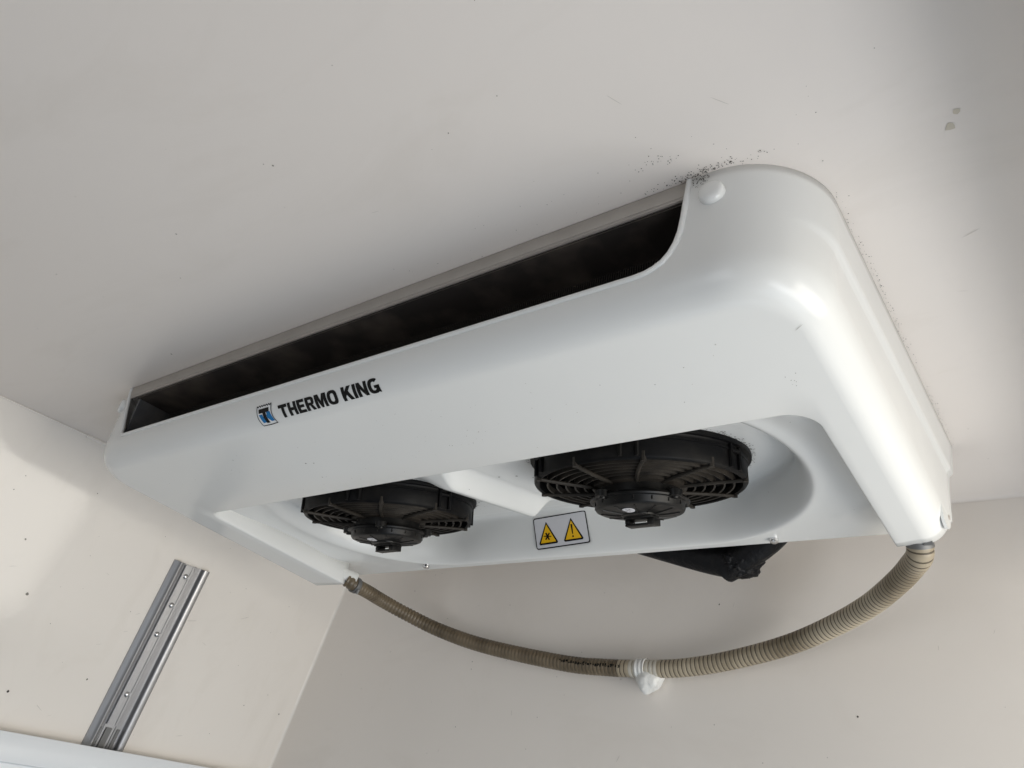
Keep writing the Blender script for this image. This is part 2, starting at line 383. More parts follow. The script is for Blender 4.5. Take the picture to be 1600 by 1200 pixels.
for t in (0.04, 0.35, 0.7, 1.0):
    rowsP.append([(a[0] + (b_[0] - a[0]) * t, a[1] + (b_[1] - a[1]) * t, zb(a[1] + (b_[1] - a[1]) * t)) for a, b_ in zip(last, inner)])
rowsP.append(opening(0.0012, 0.0007)); rowsP.append(opening(0.0, 0.003)); rowsP.append(opening(0.001, 0.040))
bm = bmesh.new(); grid(bm, rowsP)
bmesh.ops.remove_doubles(bm, verts=bm.verts, dist=1e-6)
bmesh.ops.recalc_face_normals(bm, faces=bm.faces)
# make normals point outwards (a face on the front must face -y)
bm.faces.ensure_lookup_table()
tst = min(bm.faces, key=lambda f: (f.calc_center_median() - Vector((-0.1165, 0.8, 0.47))).length)
if tst.normal.x < 0: bmesh.ops.reverse_faces(bm, faces=bm.faces)
cover = link('cover', bm, [M['white']], unit, angle=50)
sm = cover.modifiers.new('thickness', 'SOLIDIFY'); sm.thickness = 0.003; sm.offset = -1

# rolled edge round the air outlet
def frontpt(j, z): return
bm = bmesh.new()
lip = []
for j, (x, y) in enumerate(outline(0.0, yr=1.0)):
    if NS + NA - 6 <= j < NS + NA + len(fx) + 1 and y < 0.445 and ztop(x) < 0.5:
        lip.append(Vector((x, y, ztop(x))))
lip = [Vector((lip[0].x - 0.001, lip[0].y, 0.499))] + lip + [Vector((-0.2149, YF, 0.499))]
tube(bm, lip, 0.0027, 10, ref=Vector((0, 1, 0)))
link('outlet_lip', bm, [M['white']], unit, angle=60)

# side tabs at the rear of the moulding
for sx, xx in ((1, XR), (-1, XL)):
    bm = bmesh.new(); pts = [(0.872, 0.40), (0.875, 0.366), (0.884, 0.354), (0.897, 0.350), (0.910, 0.354), (0.922, 0.362), (0.930, 0.373), (0.936, 0.388), (0.941, 0.40)]
    A = [bm.verts.new((xx - sx * 0.0045, y, z)) for y, z in pts]; B = [bm.verts.new((xx - sx * 0.0075, y, z)) for y, z in pts]
    bm.faces.new(A); bm.faces.new(B[::-1])
    for i in range(len(pts)): bm.faces.new((A[i], B[i], B[(i + 1) % len(pts)], A[(i + 1) % len(pts)]))
    t = link('mounting_tab', bm, [M['white']], unit, recalc=True, angle=40)
    bm = bmesh.new()
    lathe(bm, [(0.0, 0.0012), (0.002, 0.0012), (0.0035, 0.0)], lambda a, b_, h, xx=xx, sx=sx: (xx - sx * 0.0045 + sx * h, 0.915 + a, 0.370 + b_), 12)
    s_ = link('tab_screw', bm, [M['strip']], t)

# round plug caps on both front corners
def plug(px, py, pz, nrm):
    nrm = Vector(nrm).normalized(); u = Vector((0, 0, 1)); v = nrm.cross(u)
    bm = bmesh.new()
    fr = lambda a, b_, h: Vector((px, py, pz)) + u * a + v * b_ + nrm * h
    lathe(bm, [(0.0, 0.0072), (0.006, 0.0071), (0.0092, 0.0064), (0.0106, 0.0052), (0.0111, 0.0035), (0.0114, -0.003)], fr, 28)
    link('plug_cap', bm, [M['white']], unit, angle=60, recalc=True)
plug(-0.194, 0.4335, 0.474, (0.03, -1, 0)); plug(-1.152, 0.437, 0.469, (-0.3, -1, 0))

# metal strip under the ceiling in front of the outlet
bm = bmesh.new()
box(bm, -1.142, -0.2165, 0.4335, 0.4375, 0.4835, 0.4995, 0.0008)
tube(bm, [(-1.141, 0.436, 0.4825), (-0.2165, 0.436, 0.4825)], 0.0022, 8)
link('top_strip', bm, [M['strip']], unit)
# the outlet duct: roof plate, end plates, floor and coil with its fins
bm = bmesh.new()
box(bm, -1.12, -0.205, 0.438, 0.56, 0.4785, 0.481)
link('duct_roof', bm, [M['duct']], unit, smooth=False)
bm = bmesh.new()
box(bm, -1.120, -1.117, 0.440, 0.50, 0.405, 0.478); box(bm, -1.1165, -1.1145, 0.4395, 0.4415, 0.405, 0.4775)
link('duct_end_plate', bm, [M['ductgrey']], unit, smooth=False)
bm = bmesh.new(); box(bm, -0.208, -0.205, 0.440, 0.50, 0.405, 0.478); link('duct_end_plate', bm, [M['duct']], unit, smooth=False)
bm = bmesh.new(); box(bm, -1.117, -0.208, 0.440, 0.56, 0.396, 0.400); link('duct_floor', bm, [M['duct']], unit, smooth=False)
bm = bmesh.new()
box(bm, -1.117, -0.208, 0.494, 0.53, 0.401, 0.477)
x = -1.112
while x < -0.21:
    box(bm, x, x + 0.0006, 0.489, 0.4935, 0.4015, 0.4765); x += 0.0026
for k in range(4): tube(bm, [(-1.115, 0.491, 0.412 + 0.018 * k), (-0.21, 0.491, 0.412 + 0.018 * k)], 0.0016, 6)
link('coil', bm, [M['coil']], unit, smooth=False)

# ------------------------------------------------------------------ fan tray (one moulded sheet)
FX = (-0.874, -0.434); FY = 0.765; SL = 0.19; RW = 0.184
def zpanel(y): return 0.420 + SL * (y - FY)
def stadium(x, y):
    cx = max(FX[0], min(FX[1], x)); return math.hypot(x - cx, y - FY)
def ztray(x, y):
    p = zpanel(y); dr = stadium(x, y)
    out = 0.390 - 0.008 * sstep(0.62, 0.92, y)
    t = (dr - RW) / 0.022; t = min(1.0, 0.5 * (t + math.sqrt(t * t + 0.012))) if t > -1 else 0.0; k = 1 - (1 - t) ** 2
    out -= 0.010 * sstep(0.03, 0.08, dr - RW) * (1 - sstep(0.85, 0.95, y))
    # ridge between the fans: hangs below the panel, steep on its right, easy on its left
    r = 0.0
    if x <= -0.672: r = 1 - sstep(0.0, 0.085, -0.672 - x)
    elif x < -0.648: r = 1 - sstep(-0.004, 0.024, x + 0.672) if x > -0.676 else 1.0
    p2 = p - 0.028 * r * (1 - sstep(0.880, 0.900, y)) * sstep(0.64, 0.70, y)
    return p2 + (out - p2) * k
bm = bmesh.new()
xs = [-1.165 + 0.0026 * i for i in range(388)]
ysl = [0.50 + 0.0027 * i for i in range(160)] + [0.932 + 0.002 * i for i in range(26)]
rowsT = [[(x, y, ztray(x, y)) for x in xs] for y in ysl]
ze = [ztray(x, ysl[-1]) for x in xs]
for k in range(1, 5):
    a = math.pi / 2 * k / 4
    rowsT.append([(x, ysl[-1] + 0.003 * math.sin(a), z + 0.003 * (1 - math.cos(a))) for x, z in zip(xs, ze)])
rowsT.append([(x, ysl[-1] + 0.003, z + 0.02) for x, z in zip(xs, ze)])
YT = ysl[-1]
grid(bm, rowsT, 0)
def ts(x, y, s, mi=1):
    z = ztray(x, y); e = 0.002
    u = Vector((e, 0, ztray(x + e, y) - z)).normalized(); v = Vector((0, e, ztray(x, y + e) - z)).normalized()
    speck(bm, Vector((x, y, z - 0.0004)), u, -v, s, mi)
for fxx in FX:   # grime round each fan's seat
    for i in range(520):
        a = random.uniform(0, 2 * math.pi); r = 0.1350 + abs(random.gauss(0, 0.0045)); yy = FY + r * math.sin(a)
        if yy < 0.93: ts(fxx + r * math.cos(a), yy, random.uniform(0.0004, 0.0013))
for i in range(90): ts(random.uniform(-1.08, -0.2), random.uniform(0.64, 0.93), random.uniform(0.0003, 0.0008), random.choice((1, 2)))
for (x, y) in ((-0.640, 0.745), (-0.615, 0.752), (-0.600, 0.770), (-0.595, 0.785), (-0.60, 0.80), (-0.612, 0.802), (-0.594, 0.775), (-0.70, 0.77), (-0.72, 0.79), (-0.735, 0.83)):
    ts(x, y, random.uniform(0.0012, 0.0022))
tray = link('fan_tray', bm, [M['white'], M['speck'], M['speckgrey']], unit, angle=50)
for (x, y) in ((-0.9600, 0.9600), (-0.3365, 0.9680)):
    bm = bmesh.new()
    lathe(bm, [(0.0, -0.004), (0.003, -0.0038), (0.0055, -0.0022), (0.006, 0.0), (0.006, 0.004)], lambda a, b_, h, x=x, y=y: (x + a, y + b_, 0.3795 + h), 16)
    link('lip_screw', bm, [M['steel']], tray, recalc=True)

# ------------------------------------------------------------------ fans
AX = Vector((0, SL, -1)).normalized()      # downwards, a little to the rear
UX = Vector((1, 0, 0)); VY_ = UX.cross(AX); VY_ = VY_ if VY_.y > 0 else -VY_
def make_fan(cx, rot, spoke):
    base = Vector((cx, FY, zpanel(FY)))
    def fr(a, b_, h):
        c, s = math.cos(rot), math.sin(rot)
        return base + UX * (a * c - b_ * s) + VY_ * (a * s + b_ * c) + AX * h
    R = 0.1305
    bm = bmesh.new()
    lathe(bm, [(R + 0.0055, -0.002), (R + 0.006, 0.003), (R + 0.0055, 0.0055), (R + 0.001, 0.006), (R, 0.0075), (R, 0.010), (R + 0.0012, 0.0105), (R + 0.0012, 0.0125), (R, 0.013), (R, 0.0325), (R - 0.0015, 0.035), (R - 0.004, 0.036), (R - 0.0065, 0.035), (R - 0.007, 0.0325), (R - 0.007, 0.0)], fr, 96)
    # mounting ears and clip pockets on the outside
    for k in range(6):
        a = k * math.pi / 3 - math.radians(67) - rot
        for da in (-0.07, 0.07):
            pr = [(R + 0.0035, 0.008), (R + 0.0035, 0.037)]
            p0 = [fr((R - 0.002) * math.cos(a + da), (R - 0.002) * math.sin(a + da), h) for h in (0.007, 0.038)]
            p1 = [fr((R + 0.004) * math.cos(a + da), (R + 0.004) * math.sin(a + da), h) for h in (0.007, 0.036)]
            t = Vector((-math.sin(a), math.cos(a)))
            tube(bm, [fr((R + 0.0015) * math.cos(a + da), (R + 0.0015) * math.sin(a + da), h) for h in (0.006, 0.018, 0.033)], 0.0026, 6)
        tube(bm, [fr((R + 0.001) * math.cos(a + d_), (R + 0.001) * math.sin(a + d_), 0.012) for d_ in (-0.07, 0, 0.07)], 0.003, 6)
    fan = link('fan_shroud', bm, [M['black']], unit, recalc=True, angle=40)
    # grille: flat concentric bands and swept spokes, sagging a little to the hub
    def gh(r): return 0.0350 + 0.004 * ((R - r) / R)
    bm = bmesh.new()
    for i, r in enumerate([0.068, 0.0795, 0.091, 0.1025, 0.114]):
        h0 = gh(r)
        lathe(bm, [(r - 0.0012, h0 - 0.0065), (r - 0.0012, h0), (r + 0.0008, h0 + 0.0003), (r + 0.0016, h0 - 0.0065), (r - 0.0012, h0 - 0.0065)], fr, 80)
    for k in range(10):
        a0 = 2 * math.pi * k / 10 + spoke - rot
        pts = []
        for i in range(7):
            t = i / 6; r = 0.050 + (R - 0.005 - 0.050) * t; a = a0 + 0.10 * (t - 1.0)
            pts.append(fr(r * math.cos(a), r * math.sin(a), gh(r) + 0.0008 + 0.001 * (1 - t)))
        tube(bm, pts, 0.0025, 8)
        e = a0
        tube(bm, [fr((R - 0.003) * math.cos(e), (R - 0.003) * math.sin(e), h) for h in (0.027, 0.038)], 0.0036, 8)
    lathe(bm, [(0.058, gh(0.05) - 0.006), (0.058, gh(0.05) + 0.001), (0.050, gh(0.05) + 0.003), (0.044, gh(0.05) + 0.003)], fr, 64)
    g = link('grille', bm, [M['grille']], fan, recalc=True, angle=40)
    # blades and rotor in the dark of the ring
    bm = bmesh.new()
    lathe(bm, [(0.0, 0.008), (0.048, 0.008), (0.050, 0.010), (0.050, 0.030)], fr, 40)
    for k in range(9):
        a0 = 2 * math.pi * k / 9 + 0.1; P = []
        for i in range(8):
            r = 0.048 + (0.120 - 0.048) * i / 7; sw = 0.32 * (i / 7) ** 1.5; row = []
            for j in range(5):
                u = j / 4 - 0.5; a = a0 + sw + u * 0.55 * (0.62 + 0.25 * i / 7)
                row.append(fr(r * math.cos(a), r * math.sin(a), 0.014 + u * 0.020 * (1 - 0.35 * i / 7)))
            P.append(row)
        grid(bm, P)
    bl = link('rotor', bm, [M['rubber']], fan, angle=40); md = bl.modifiers.new('t', 'SOLIDIFY'); md.thickness = 0.0018
    # motor can: rim with screw ears, lid with radial ribs, raised centre, connector block
    bm = bmesh.new(); z0 = gh(0.05) + 0.016
    lathe(bm, [(0.050, z0 - 0.020), (0.050, z0 - 0.003), (0.0600, z0 - 0.0015), (0.0610, z0 + 0.0010), (0.0600, z0 + 0.0030), (0.0565, z0 + 0.0036), (0.0555, z0 + 0.005), (0.0548, z0 + 0.0105), (0.0535, z0 + 0.0125), (0.0505, z0 + 0.0138),
               (0.034, z0 + 0.0160), (0.0220, z0 + 0.0170), (0.0215, z0 + 0.0188), (0.0200, z0 + 0.0196), (0.0, z0 + 0.0198)], fr, 72)
    for k in range(12):
        a = 2 * math.pi * k / 12
        tube(bm, [fr(r * math.cos(a), r * math.sin(a), z0 + hh) for r, hh in ((0.023, 0.0173), (0.034, 0.0163), (0.048, 0.0144))], 0.0009, 6)
    for k in range(16):
        a = 2 * math.pi * k / 16
        tube(bm, [fr(0.0552 * math.cos(a), 0.0552 * math.sin(a), z0 + hh) for hh in (0.004, 0.009)], 0.0011, 6)
    for k in range(4):
        a = math.pi / 4 + k * math.pi / 2 + 0.1; cxk, cyk = 0.0600 * math.cos(a), 0.0600 * math.sin(a)
        lathe(bm, [(0.0, 0.0062 + z0), (0.0035, 0.0060 + z0), (0.0042, 0.0042 + z0), (0.0085, 0.0036 + z0), (0.0088, z0 - 0.004)], lambda p, q, h, cxk=cxk, cyk=cyk: fr(cxk + p, cyk + q, h), 16)
    mt = link('motor', bm, [M['motor']], fan, recalc=True, angle=38)
    # connector block hanging at the bottom of the lid
    bm = bmesh.new()
    v0 = []
    c, s = math.cos(-rot), math.sin(-rot)
    def fw(a, b_, h): return base + UX * a + VY_ * b_ + AX * h
    for (x0, x1, y0, y1, h0, h1) in ((-0.019, 0.019, 0.004, 0.026, 0.027, 0.031), (-0.019, 0.016, 0.008, 0.024, 0.036, 0.039), (-0.019, -0.013, 0.008, 0.024, 0.031, 0.036), (0.012, 0.021, 0.006, 0.025, 0.031, 0.039)):
        bb = bmesh.new(); box(bb, x0, x1, y0, y1, z0 + h0 - 0.0090, z0 + h1 - 0.0090, 0.0009)
        for v in bb.verts: v.co = fw(v.co.x, v.co.y - 0.012, v.co.z)
        tmp = bpy.data.meshes.new('tmp'); bb.to_mesh(tmp); bb.free(); bm.from_mesh(tmp); bpy.data.meshes.remove(tmp)
    link('connector', bm, [M['motor']], fan, recalc=True, angle=40)
    # round paper sticker on the lid
    bm = bmesh.new()
    def fs(a, b_, h): return fw(a + 0.001, b_ - 0.031, h + z0 + 0.0173 - 0.09 * (math.hypot(a + 0.001, b_ - 0.031) - 0.022))
    lathe(bm, [(0.0, 0.0006), (0.0078, 0.0006), (0.0078, 0.0)], fs, 28)
    for i in range(9):
        a = random.uniform(0, 6.28); r = random.uniform(0.001, 0.0055); x_, y_ = r * math.cos(a), r * math.sin(a)
        q = [bm.verts.new(fs(x_ + dx, y_ + dy, 0.0008)) for dx, dy in ((-0.0009, -0.0003), (0.0009, -0.0003), (0.0009, 0.0003), (-0.0009, 0.0003))]
        f = bm.faces.new(q); f.material_index = 1
    link('motor_sticker', bm, [M['labelgrey'], M['motor']], fan, smooth=False)
    return fan
make_fan(FX[1], 0.35, math.radians(-60))
make_fan(FX[0], -0.25, math.radians(-49))

# ------------------------------------------------------------------ lettering and emblem on the lower front edge
PR = [(0.433, 0.5), (0.433, 0.407)]
for k in range(1, 25):
    a = math.pi / 2 * k / 24; PR.append((0.433 + DF * (1 - math.cos(a)), zb(YF + DF) + RV * (1 - math.sin(a))))
PR.append((0.62, zb(0.62)))
SA = [-0.0930]
for a, b_ in zip(PR, PR[1:]): SA.append(SA[-1] + math.hypot(b_[0] - a[0], b_[1] - a[1]))
def surf(x, v, off=0.0004):
    for i in range(len(PR) - 1):
        if SA[i] <= v <= SA[i + 1]:
            t = (v - SA[i]) / (SA[i + 1] - SA[i]); dy, dz = PR[i + 1][0] - PR[i][0], PR[i + 1][1] - PR[i][1]; L = math.hypot(dy, dz)
            return (x, PR[i][0] + dy * t + dz / L * off, PR[i][1] + dz * t - dy / L * off)
def flat_to_surface(polys, name, mat, off, parent):
    """polys: list of (u, v) outlines; v grows downwards along the moulding"""
    bm = bmesh.new()
    for P in polys:
        vs = [bm.verts.new((u, v, 0)) for u, v in P]; bm.faces.new(vs)
    bmesh.ops.triangulate(bm, faces=bm.faces)
    bmesh.ops.subdivide_edges(bm, edges=bm.edges, cuts=3, use_grid_fill=True)
    for v in bm.verts: v.co = surf(v.co.x, v.co.y, off)
    return link(name, bm, [mat], parent, smooth=False)
def stroke(pts, w_):
    """a mitred ribbon along pts, as quads"""
    out = []
    for (a, b_) in zip(pts, pts[1:]):
        dx, dy = b_[0] - a[0], b_[1] - a[1]; L = math.hypot(dx, dy) or 1; nx, ny = -dy / L * w_ / 2, dx / L * w_ / 2
        ex, ey = dx / L * w_ * 0.3, dy / L * w_ * 0.3
        out.append([(a[0] + nx - ex, a[1] + ny - ey), (b_[0] + nx + ex, b_[1] + ny + ey), (b_[0] - nx + ex, b_[1] - ny + ey), (a[0] - nx - ex, a[1] - ny - ey)])
    return out
# condensed bold capitals drawn as strokes in a unit-high box (y down)
T_ = 0.27
def letter(ch):
    g = []
    def bar(x0, y0, x1, y1, t=T_): g.extend([[(x0, y0), (x1, y0), (x1, y1), (x0, y1)]])
    if ch == 'T': bar(0, 0, .80, .24); bar(.27, .24, .53, 1); return g, .80
    if ch == 'H': bar(0, 0, .26, 1); bar(.26, .39, .50, .62); bar(.50, 0, .76, 1); return g, .76
    if ch == 'E': bar(0, 0, .26, 1); bar(.26, 0, .66, .22); bar(.26, .39, .62, .60); bar(.26, .78, .68, 1); return g, .68
    if ch == 'R':
        bar(0, 0, .26, 1); bar(.26, 0, .52, .21); bar(.26, .42, .50, .62)
        g.append([(.50, 0), (.66, .05), (.75, .17), (.75, .43), (.66, .56), (.50, .62), (.50, .42), (.50, .21)])
        g.append([(.36, .60), (.60, .60), (.78, 1), (.50, 1)]); return g, .77
    if ch == 'M':
        bar(0, 0, .25, 1); bar(.75, 0, 1.0, 1); g.append([(.25, 0), (.34, 0), (.50, .50), (.50, 1), (.42, 1), (.25, .42)]); g.append([(.75, 0), (.66, 0), (.50, .50), (.50, 1), (.58, 1), (.75, .42)]); return g, 1.0
    if ch in 'OG':
        n = 24; O = []; I = []
        for k in range(n):
            a = 2 * math.pi * k / n; ca, sa = math.cos(a), math.sin(a)
            pw = lambda v: math.copysign(abs(v) ** 0.72, v)
            O.append((.42 + .42 * pw(ca), .5 + .52 * pw(sa))); I.append((.42 + .16 * pw(ca), .5 + .30 * pw(sa)))
        for k in range(n):
            a = 360 * k / n
            if ch == 'G' and 312 <= a < 359: continue
            k2 = (k + 1) % n; g.append([O[k], O[k2], I[k2], I[k]])
        if ch == 'G':
            g.append([(.44, .46), (.84, .46), (.84, .66), (.44, .66)]); g.append([(.68, .66), (.84, .66), (.86, 1.0), (.74, 1.0)]) 
        return g, .86
    if ch == 'K': bar(0, 0, .26, 1); g.append([(.24, .36), (.48, 0), (.80, 0), (.24, .76)]); g.append([(.32, .46), (.52, .28), (.86, 1), (.56, 1)]); return g, .83
    if ch == 'I': bar(0, 0, .26, 1); return g, .26
    if ch == 'N': bar(0, 0, .25, 1); bar(.55, 0, .80, 1); g.append([(.25, 0), (.55, .56), (.55, 1), (.25, .46)]); return g, .80
    return [], .22
polys = []; ux = 0.0; word = 'THERMO KING'
tot = sum(letter(c_)[1] + 0.070 for c_ in word) - 0.070
x0, x1, v0, v1 = -0.7360, -0.5675, 0.0215, 0.0376; k = (x1 - x0) / tot
for c_ in word:
    g, wd = letter(c_)
    for P in g: polys.append([(x0 + (ux + a) * k, v0 + (v1 - v0) * b_) for a, b_ in P])
    ux += wd + 0.070
flat_to_surface(polys, 'brand_lettering', M['ink'], 0.0004, unit)
# emblem: a torn-top sheet with a black T over a blue K
ex0, ex1, ev0, ev1 = -0.7738, -0.7468, 0.0160, 0.0408
def em(u, v): # curl of the sheet: sides bow to the left at mid height and flick right at the foot
    return (ex0 + (ex1 - ex0) * u - 0.0026 * math.sin(math.pi * v) , ev0 + (ev1 - ev0) * v)
side = [i / 10 for i in range(11)]
zig = []
for i in range(13): zig.append((i / 12, 0.07 if i % 2 else 0.0))
sheet = [em(*p) for p in zig] + [em(1.0, v) for v in side[1:]] + [em(0.0, v) for v in reversed(side[1:])]
emb = flat_to_surface([[em(j / 8, i / 10 + (0.03 if i == 0 else 0)), em((j + 1) / 8, i / 10 + (0.03 if i == 0 else 0)), em((j + 1) / 8, (i + 1) / 10), em(j / 8, (i + 1) / 10)] for i in range(10) for j in range(8)], 'emblem_sheet', M['decalwhite'], 0.0003, unit)
outl = []
for pts in ([em(*p) for p in zig], [em(0.0, v) for v in side], [em(1.0, v) for v in side], [em(0.0, 1.0), em(0.5, 1.02), em(1.0, 1.0)]): outl += stroke(pts, 0.0011)
flat_to_surface(outl, 'emblem_outline', M['ink'], 0.0006, unit)
blue = [[(.10, .42), (.34, .42), (.34, .86), (.16, .86)], [(.64, .36), (.90, .36), (.90, .42), (.76, .58), (.95, .86), (.74, .86), (.62, .66)], [(.34, .56), (.40, .56), (.40, .86), (.34, .86)], [(.60, .50), (.66, .46), (.66, .70), (.60, .66)]]
flat_to_surface([[em(*p) for p in P] for P in blue], 'emblem_blue_letter', M['blue'], 0.0005, unit)
tee = [[(.12, .16), (.84, .16), (.84, .36), (.12, .36)], [(.38, .36), (.60, .36), (.60, .58), (.38, .58)], [(.38, .58), (.60, .58), (.60, .90), (.38, .90)]]
flat_to_surface([[em(*p) for p in P] for P in tee], 'emblem_black_letter', M['ink'], 0.0007, unit)

# specks and scuffs on the underside of the cover
bm = bmesh.new()
def us(x, y, s, mi=0, asp=1.0, rot=None): speck(bm, (x, y, zb(y) - 0.0004), (1, 0, 0), Vector((0, -1, 0.075)).normalized(), s, mi, aspect=asp, rot=rot)
for (x, y, s) in ((-0.793, 0.539, 0.0016), (-0.7805, 0.542, 0.0011), (-0.90, 0.50, 0.0009), (-0.93, 0.52, 0.0008), (-0.80, 0.575, 0.0010)): us(x, y, s)
for i in range(60): us(random.uniform(-1.1, -0.19), random.uniform(0.485, 0.60), random.uniform(0.0003, 0.0006), random.choice((0, 1, 1)))
for i in range(14): us(random.uniform(-0.62, -0.5), random.uniform(0.52, 0.58), random.uniform(0.0003, 0.0007), 1)
for i in range(8): us(random.gauss(-0.178, 0.004), random.gauss(0.57, 0.008), random.uniform(0.0003, 0.0006), 0)
us(-0.150, 0.50, 0.005, 1, 0.04, 2.2)
for i in range(150):  # dust round the top of the front corner
    x = random.gauss(-0.195, 0.013); z = 0.4985 - abs(random.gauss(0, 0.006))
    if x < -0.2135 or z < 0.484: continue
    if x < XR - RC: speck(bm, (x, YF - 0.0004, z), (1, 0, 0), (0, 0, 1), random.uniform(0.0003, 0.0007), 0)
fl = link('dirt_flecks', bm, [M['speck'], M['speckgrey']], unit, smooth=False); fl['kind'] = 'stuff'

# ------------------------------------------------------------------ warning label on the tray's rear wall
LO = Vector((-0.7278, 0.9500, 0.4420)); LU = Vector((0.1005, 0.0, 0.005)); LV = Vector((0.0100, 0.0090, -0.0510))
def lab(u, v, off): return LO + LU * u + LV * v + Vector((0, -off, 0))
def labpolys(polys, name, mat, off):
    bm = bmesh.new()
    for P in polys: bm.faces.new([bm.verts.new(lab(u, v, off)) for u, v in P])
    return link(name, bm, [mat], unit, smooth=False)
def rr(m_, r, n=6):
    o_ = []
    for cx_, cy_, a0 in ((1 - m_ - r * 0.56, 1 - m_ - r, 0), (m_ + r * 0.56, 1 - m_ - r, 1), (m_ + r * 0.56, m_ + r, 2), (1 - m_ - r * 0.56, m_ + r, 3)):
        for k in range(n + 1):
            a = math.pi / 2 * (a0 + k / n); o_.append((cx_ + r * 0.56 * math.cos(a), cy_ + r * math.sin(a)))
    return o_
labpolys([rr(0.0, 0.07)], 'warning_label', M['ink'], 0.0010)
labpolys([[(u * 0.966 + 0.017, v * 0.93 + 0.035) for u, v in rr(0.0, 0.05)]], 'label_face', M['labelgrey'], 0.0013)
tris = []
for cx_, dv in ((0.245, 0.0), (0.715, 0.0)): tris.append((cx_, dv))
for idx, (c_, _) in enumerate(tris):
    labpolys([[(c_, 0.165), (c_ + 0.180, 0.83), (c_ + 0.163, 0.875), (c_ - 0.163, 0.875), (c_ - 0.180, 0.83)]], 'warning_triangle', M['ink'], 0.0016)
    labpolys([[(c_, 0.245), (c_ + 0.146, 0.82), (c_ - 0.146, 0.82)]], 'triangle_fill', M['yellow'], 0.0019)
    sy = []
    if idx == 0:
        for k in range(3):
            a = math.pi * k / 3 + 0.15; dx, dy = math.cos(a) * 0.062, math.sin(a) * 0.115
            sy += stroke([(c_ - dx, 0.63 - dy), (c_ + dx, 0.63 + dy)], 0.030)
        labpolys(sy, 'frost_symbol', M['ink'], 0.0022)
    else:
        labpolys([[(c_ - 0.016, 0.37), (c_ + 0.016, 0.37), (c_ + 0.008, 0.67), (c_ - 0.008, 0.67)], [(c_ - 0.014, 0.72), (c_ + 0.014, 0.72), (c_ + 0.014, 0.77), (c_ - 0.014, 0.77)]], 'exclamation_mark', M['ink'], 0.0022)

# ------------------------------------------------------------------ drain hose
hp = [(-1.112, 0.915, 0.349), (-1.1052, 0.9300, 0.3442), (-1.1076, 0.9700, 0.3422), (-1.1129, 1.0200, 0.3390), (-1.0868, 1.0700, 0.3255), (-1.0282, 1.1050, 0.3047), (-0.9328, 1.1300, 0.2823), (-0.7713, 1.1480, 0.2588), (-0.6827, 1.1500, 0.2531), (-0.6174, 1.1500, 0.2522), (-0.5559, 1.1500, 0.2542), (-0.4917, 1.1480, 0.2623), (-0.4191, 1.1400, 0.2759), (-0.3578, 1.1250, 0.2893), (-0.2957, 1.0950, 0.3045), (-0.2424, 1.0500, 0.3150), (-0.1994, 1.0000, 0.3249), (-0.1722, 0.9600, 0.3316), (-0.1554, 0.9250, 0.3375), (-0.155, 0.908, 0.375)]
path = resample(catmull(hp, 24), 0.00122)
n_p = len(path); pitch = 6
def hr(i):
    q = i % pitch
    f_ = 0.90 + 0.14 * min(1.0, i / (n_p * 0.75))
    return f_ * (0.0139 if q in (1, 2, 3, 4) else ((0.0135 if q == 5 else 0.0130) if path[i].x > -0.66 else 0.0126))
def hm(i, k):
    p = path[i]; q = i % pitch
    if -0.640 < p.x < -0.588: return 3 if q != 5 else 0
    if p.x < -0.66: return 1
    if q == 5: return 2
    return 0
bm = bmesh.new(); tube(bm, path, hr, 26, hm, caps=False)
hose = link('drain_hose', bm, [M['hose'], M['hosebrown'], M['groove'], M['hoseclean']], smooth=True, angle=60)
hose['label'] = 'beige ribbed drain hose hanging in a curve below the white cooling unit'; hose['category'] = 'hose'
# worn print along the hose (illegible in the photograph)
bm = bmesh.new(); camdir = Vector((0, 0, 0))
for i in range(n_p):
    p = path[i]
    if -0.772 < p.x < -0.652 and i % 4 < 2 and random.random() < 0.75:
        t = (path[i + 1] - p).normalized(); nn = (camdir - p).normalized(); nn = (nn - t * nn.dot(t)).normalized(); up = t.cross(nn)
        if up.z < 0: up = -up
        for s_ in range(random.choice((1, 2, 2))):
            a = random.uniform(-0.16, 0.14) + 0.30; hh = random.uniform(0.0008, 0.0016)
            c0 = p + (nn * math.cos(a) + up * math.sin(a)) * 0.0137
            d_ = (up * math.cos(a) - nn * math.sin(a))
            bm.faces.new([bm.verts.new(c0 + t * tx + d_ * ty) for tx, ty in ((-0.0013, -hh), (0.0013, -hh), (0.0013, hh), (-0.0013, hh))])
link('worn_print', bm, [M['ink']], hose, smooth=False)
# worm-drive clamps at both ends
for i0, lbl in ((14, None), (n_p - 31, None)):
    bm = bmesh.new(); tube(bm, path[i0:i0 + 7], 0.0148, 28, 0)
    p = path[i0 + 4]; t = (path[i0 + 5] - p).normalized(); nn = (Vector((0, 0, 0)) - p).normalized(); nn = (nn - t * nn.dot(t)).normalized(); sd = t.cross(nn)
    if (sd.z > 0) == (i0 < 100): sd = -sd
    cc = p + (nn * 0.85 + sd * 0.5) * 0.0165
    tube(bm, [cc - nn.cross(t) * 0.0045, cc + nn.cross(t) * 0.0045], 0.0030, 8)
    link('hose_clamp', bm, [M['aludull']], hose, recalc=True, angle=40)
# white spigots the hose is pushed on
bm = bmesh.new(); tube(bm, [(-1.128, 0.895, 0.366), (-1.118, 0.910, 0.357), (-1.104, 0.932, 0.352)], 0.0130, 20); link('drain_spigot', bm, [M['putty']], unit, angle=50)
bm = bmesh.new(); tube(bm, [(-0.155, 0.895, 0.385), (-0.157, 0.915, 0.362), (-0.163, 0.926, 0.350)], 0.0126, 20); link('drain_spigot', bm, [M['putty']], unit, angle=50)

